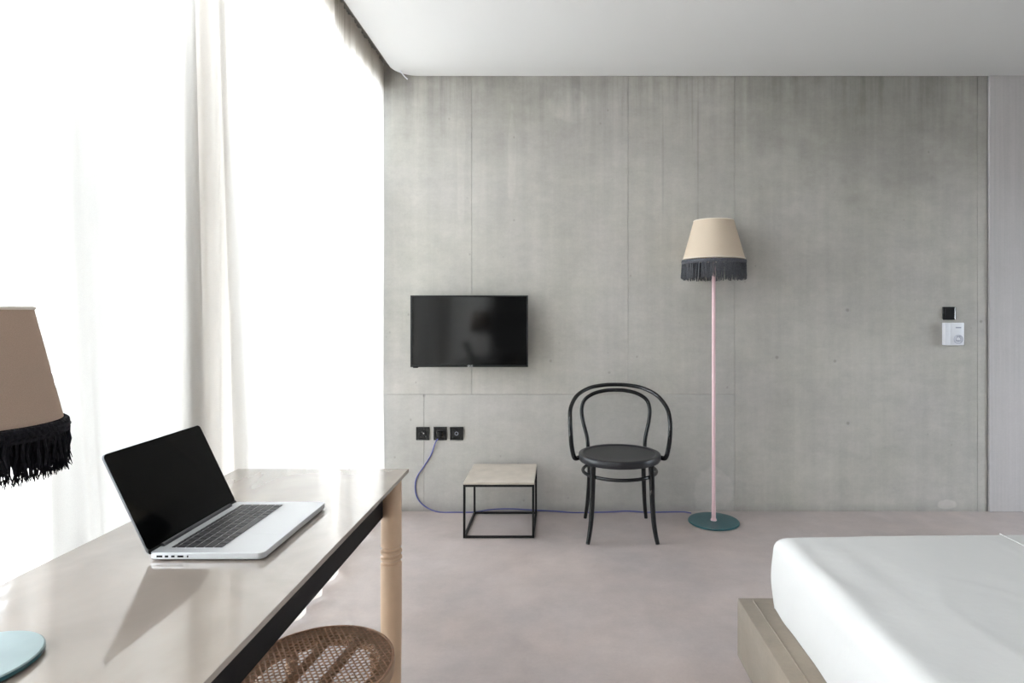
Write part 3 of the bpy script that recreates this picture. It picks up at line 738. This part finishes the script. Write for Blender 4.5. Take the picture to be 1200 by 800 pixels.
for dx in (-0.045, 0.030):
    part('cross_slat', sc, 'cane_rim', lambda b: (tube(b, [(dx-0.012, -0.128, ZS_-0.018), (dx+0.018, 0.120, ZS_-0.016)], 0.014, 8, flat=(1.0, 0.4))), True)
for k in range(4):
    a = math.radians(45+90*k)
    part('leg', sc, 'cane_rim', lambda b: tube(b, [(0.142*math.cos(a), 0.142*math.sin(a), ZS_-0.034), (0.150*math.cos(a), 0.150*math.sin(a), 0.25), (0.175*math.cos(a), 0.175*math.sin(a), 0.001)], [0.014, 0.013, 0.010], 12), True)
part('ring_stretcher', sc, 'cane_rim', lambda b: tube(b, [(0.150*math.cos(a), 0.150*math.sin(a), 0.20) for a in [2*math.pi*k/48 for k in range(48)]], 0.008, 8, True), True)

# ================================================================ BED
PX0, PX1, PY0, PY1, PZ = 0.644, 2.75, -0.05, 2.17, 0.212
def plinth(b):
    nx = 40; ny = 60
    box(b, PX0, PX1, PY0, PY1, 0.001, PZ, 0.006, 2)
bm = bmesh.new(); plinth(bm)
pl = obj('bed_plinth', bm, 'plinth', None, True, 30, at=((PX0+PX1)/2, (PY0+PY1)/2, 0))
tag(pl, 'low rough concrete bed plinth under the white mattress', 'bed base')
def lip(b):
    pts = [(PX0+0.052+0.002*noise.noise(Vector((0, i*0.9, 0)))-(PX0+PX1)/2, PY0+0.02+(PY1-0.045-PY0)*i/60-(PY0+PY1)/2, PZ+0.0005) for i in range(61)]
    tube(b, pts, 0.0035, 6)
part('cast_lip', pl, 'plinth', lip, True)
mt = thing('mattress', 'thick mattress in a rumpled white fitted sheet on the concrete plinth', 'mattress', (1.6, 1.07, PZ))
MX0, MX1, MY0, MY1, MH = 0.748-1.6, 2.6-1.6, 0.05-1.07, 2.085-1.07, 0.262
part('mattress_core', mt, 'sheet', lambda b: box(b, MX0+0.03, MX1-0.03, MY0+0.03, MY1-0.03, 0.002, MH-0.05, 0.03), True)
def sheet(b):
    """one draped cloth: top grid folding over rounded edges and hanging down the sides"""
    R0 = 0.045
    nx, ny = 170, 190
    Lx = (MX1-MX0)+2*(MH-0.02); Ly = (MY1-MY0)+2*(MH-0.02)
    def fold1(s, lo_, hi_):
        """arc length s along a cross section -> (pos, drop, side)"""
        arc = R0*math.pi/2
        if s < lo_+R0:
            t = lo_+R0-s
            if t < arc: a = t/R0; return lo_+R0-R0*math.sin(a), R0*(1-math.cos(a))
            return lo_, R0+(t-arc)
        if s > hi_-R0:
            t = s-(hi_-R0)
            if t < arc: a = t/R0; return hi_-R0+R0*math.sin(a), R0*(1-math.cos(a))
            return hi_, R0+(t-arc)
        return s, 0.0
    ext = MH-R0+R0*math.pi/2-R0-0.003
    grid = []
    for j in range(ny+1):
        row = []
        sy = MY0-ext+(MY1-MY0+2*ext)*j/ny
        for i in range(nx+1):
            sx = MX0-ext+(MX1-MX0+2*ext)*i/nx
            x, dx = fold1(sx, MX0, MX1); y, dy = fold1(sy, MY0, MY1)
            d = max(dx, dy); lim = MH-0.003
            if dx > R0 and dy > R0:            # corner: pull cloth round the corner
                d = max(dx, dy)
            z = MH-min(d, lim)
            # bulge of the side towards the middle of its height
            hgt = z/MH
            if dx > 0: x += (-1 if sx < 0 else 1)*0.006*math.sin(math.pi*min(1, hgt))*min(1, dx/R0)
            if dy > 0: y += (-1 if sy < 0 else 1)*0.016*math.sin(math.pi*min(1, hgt))*min(1, dy/R0)
            v = Vector((sx, sy, 0))
            # rumples: soft, running diagonally out of the far left corner
            fx, fy = sx-MX0, MY1-sy
            rum = 0.0
            near = math.exp(-max(0, fx)*3.2)*1.0
            t = (fx*0.86-fy*0.24)
            rum += 0.0042*near*math.sin(t*40+5*noise.noise(v*3))*max(0, 0.35+1.3*noise.noise(v*2.1+Vector((5, 1, 0))))
            rum += 0.004*noise.noise(v*3.3)+0.002*noise.noise(Vector((sx*9, sy*4, 3)))+0.0022*max(0, 1-abs(noise.noise(Vector((sx*3.1+sy*0.8, sy*1.6, 9)))*9))
            z2 = z; side = min(1, d/R0)
            rum *= min(1, max(0.15, fy/0.25))
            z2 += rum*(1-side)
            if dx > 0: x += (-1 if sx < 0 else 1)*side*(0.006*noise.noise(Vector((sy*6+z*5, z*3, 2)))+0.004*math.sin(sy*30+z*22)*noise.noise(Vector((sy*2.5, z*2, 7))))
            if dy > 0: y += (-1 if sy < 0 else 1)*side*0.005*noise.noise(Vector((sx*6+z*5, z*3, 4)))
            z2 += 0.012*(1-min(1, d/R0))*math.sin(math.pi*max(0, min(1, fx/(MX1-MX0))))
            row.append(b.verts.new((x, y, max(0.002, z2))))
        grid.append(row)
    for a, c in zip(grid, grid[1:]):
        for i in range(nx): b.faces.new((a[i], a[i+1], c[i+1], c[i]))
    bmesh.ops.remove_doubles(b, verts=b.verts[:], dist=0.0006)
so = part('fitted_sheet', mt, 'sheet', sheet, True, 180)
part('sheet_seam', mt, 'sheet', lambda b: tube(b, smooth_path([(1.515-1.6+0.004*math.sin(k), MY1-0.03-k*0.18, MH+0.0115) for k in range(11)], 4), 0.0025, 6, flat=(1, 0.8)), True)
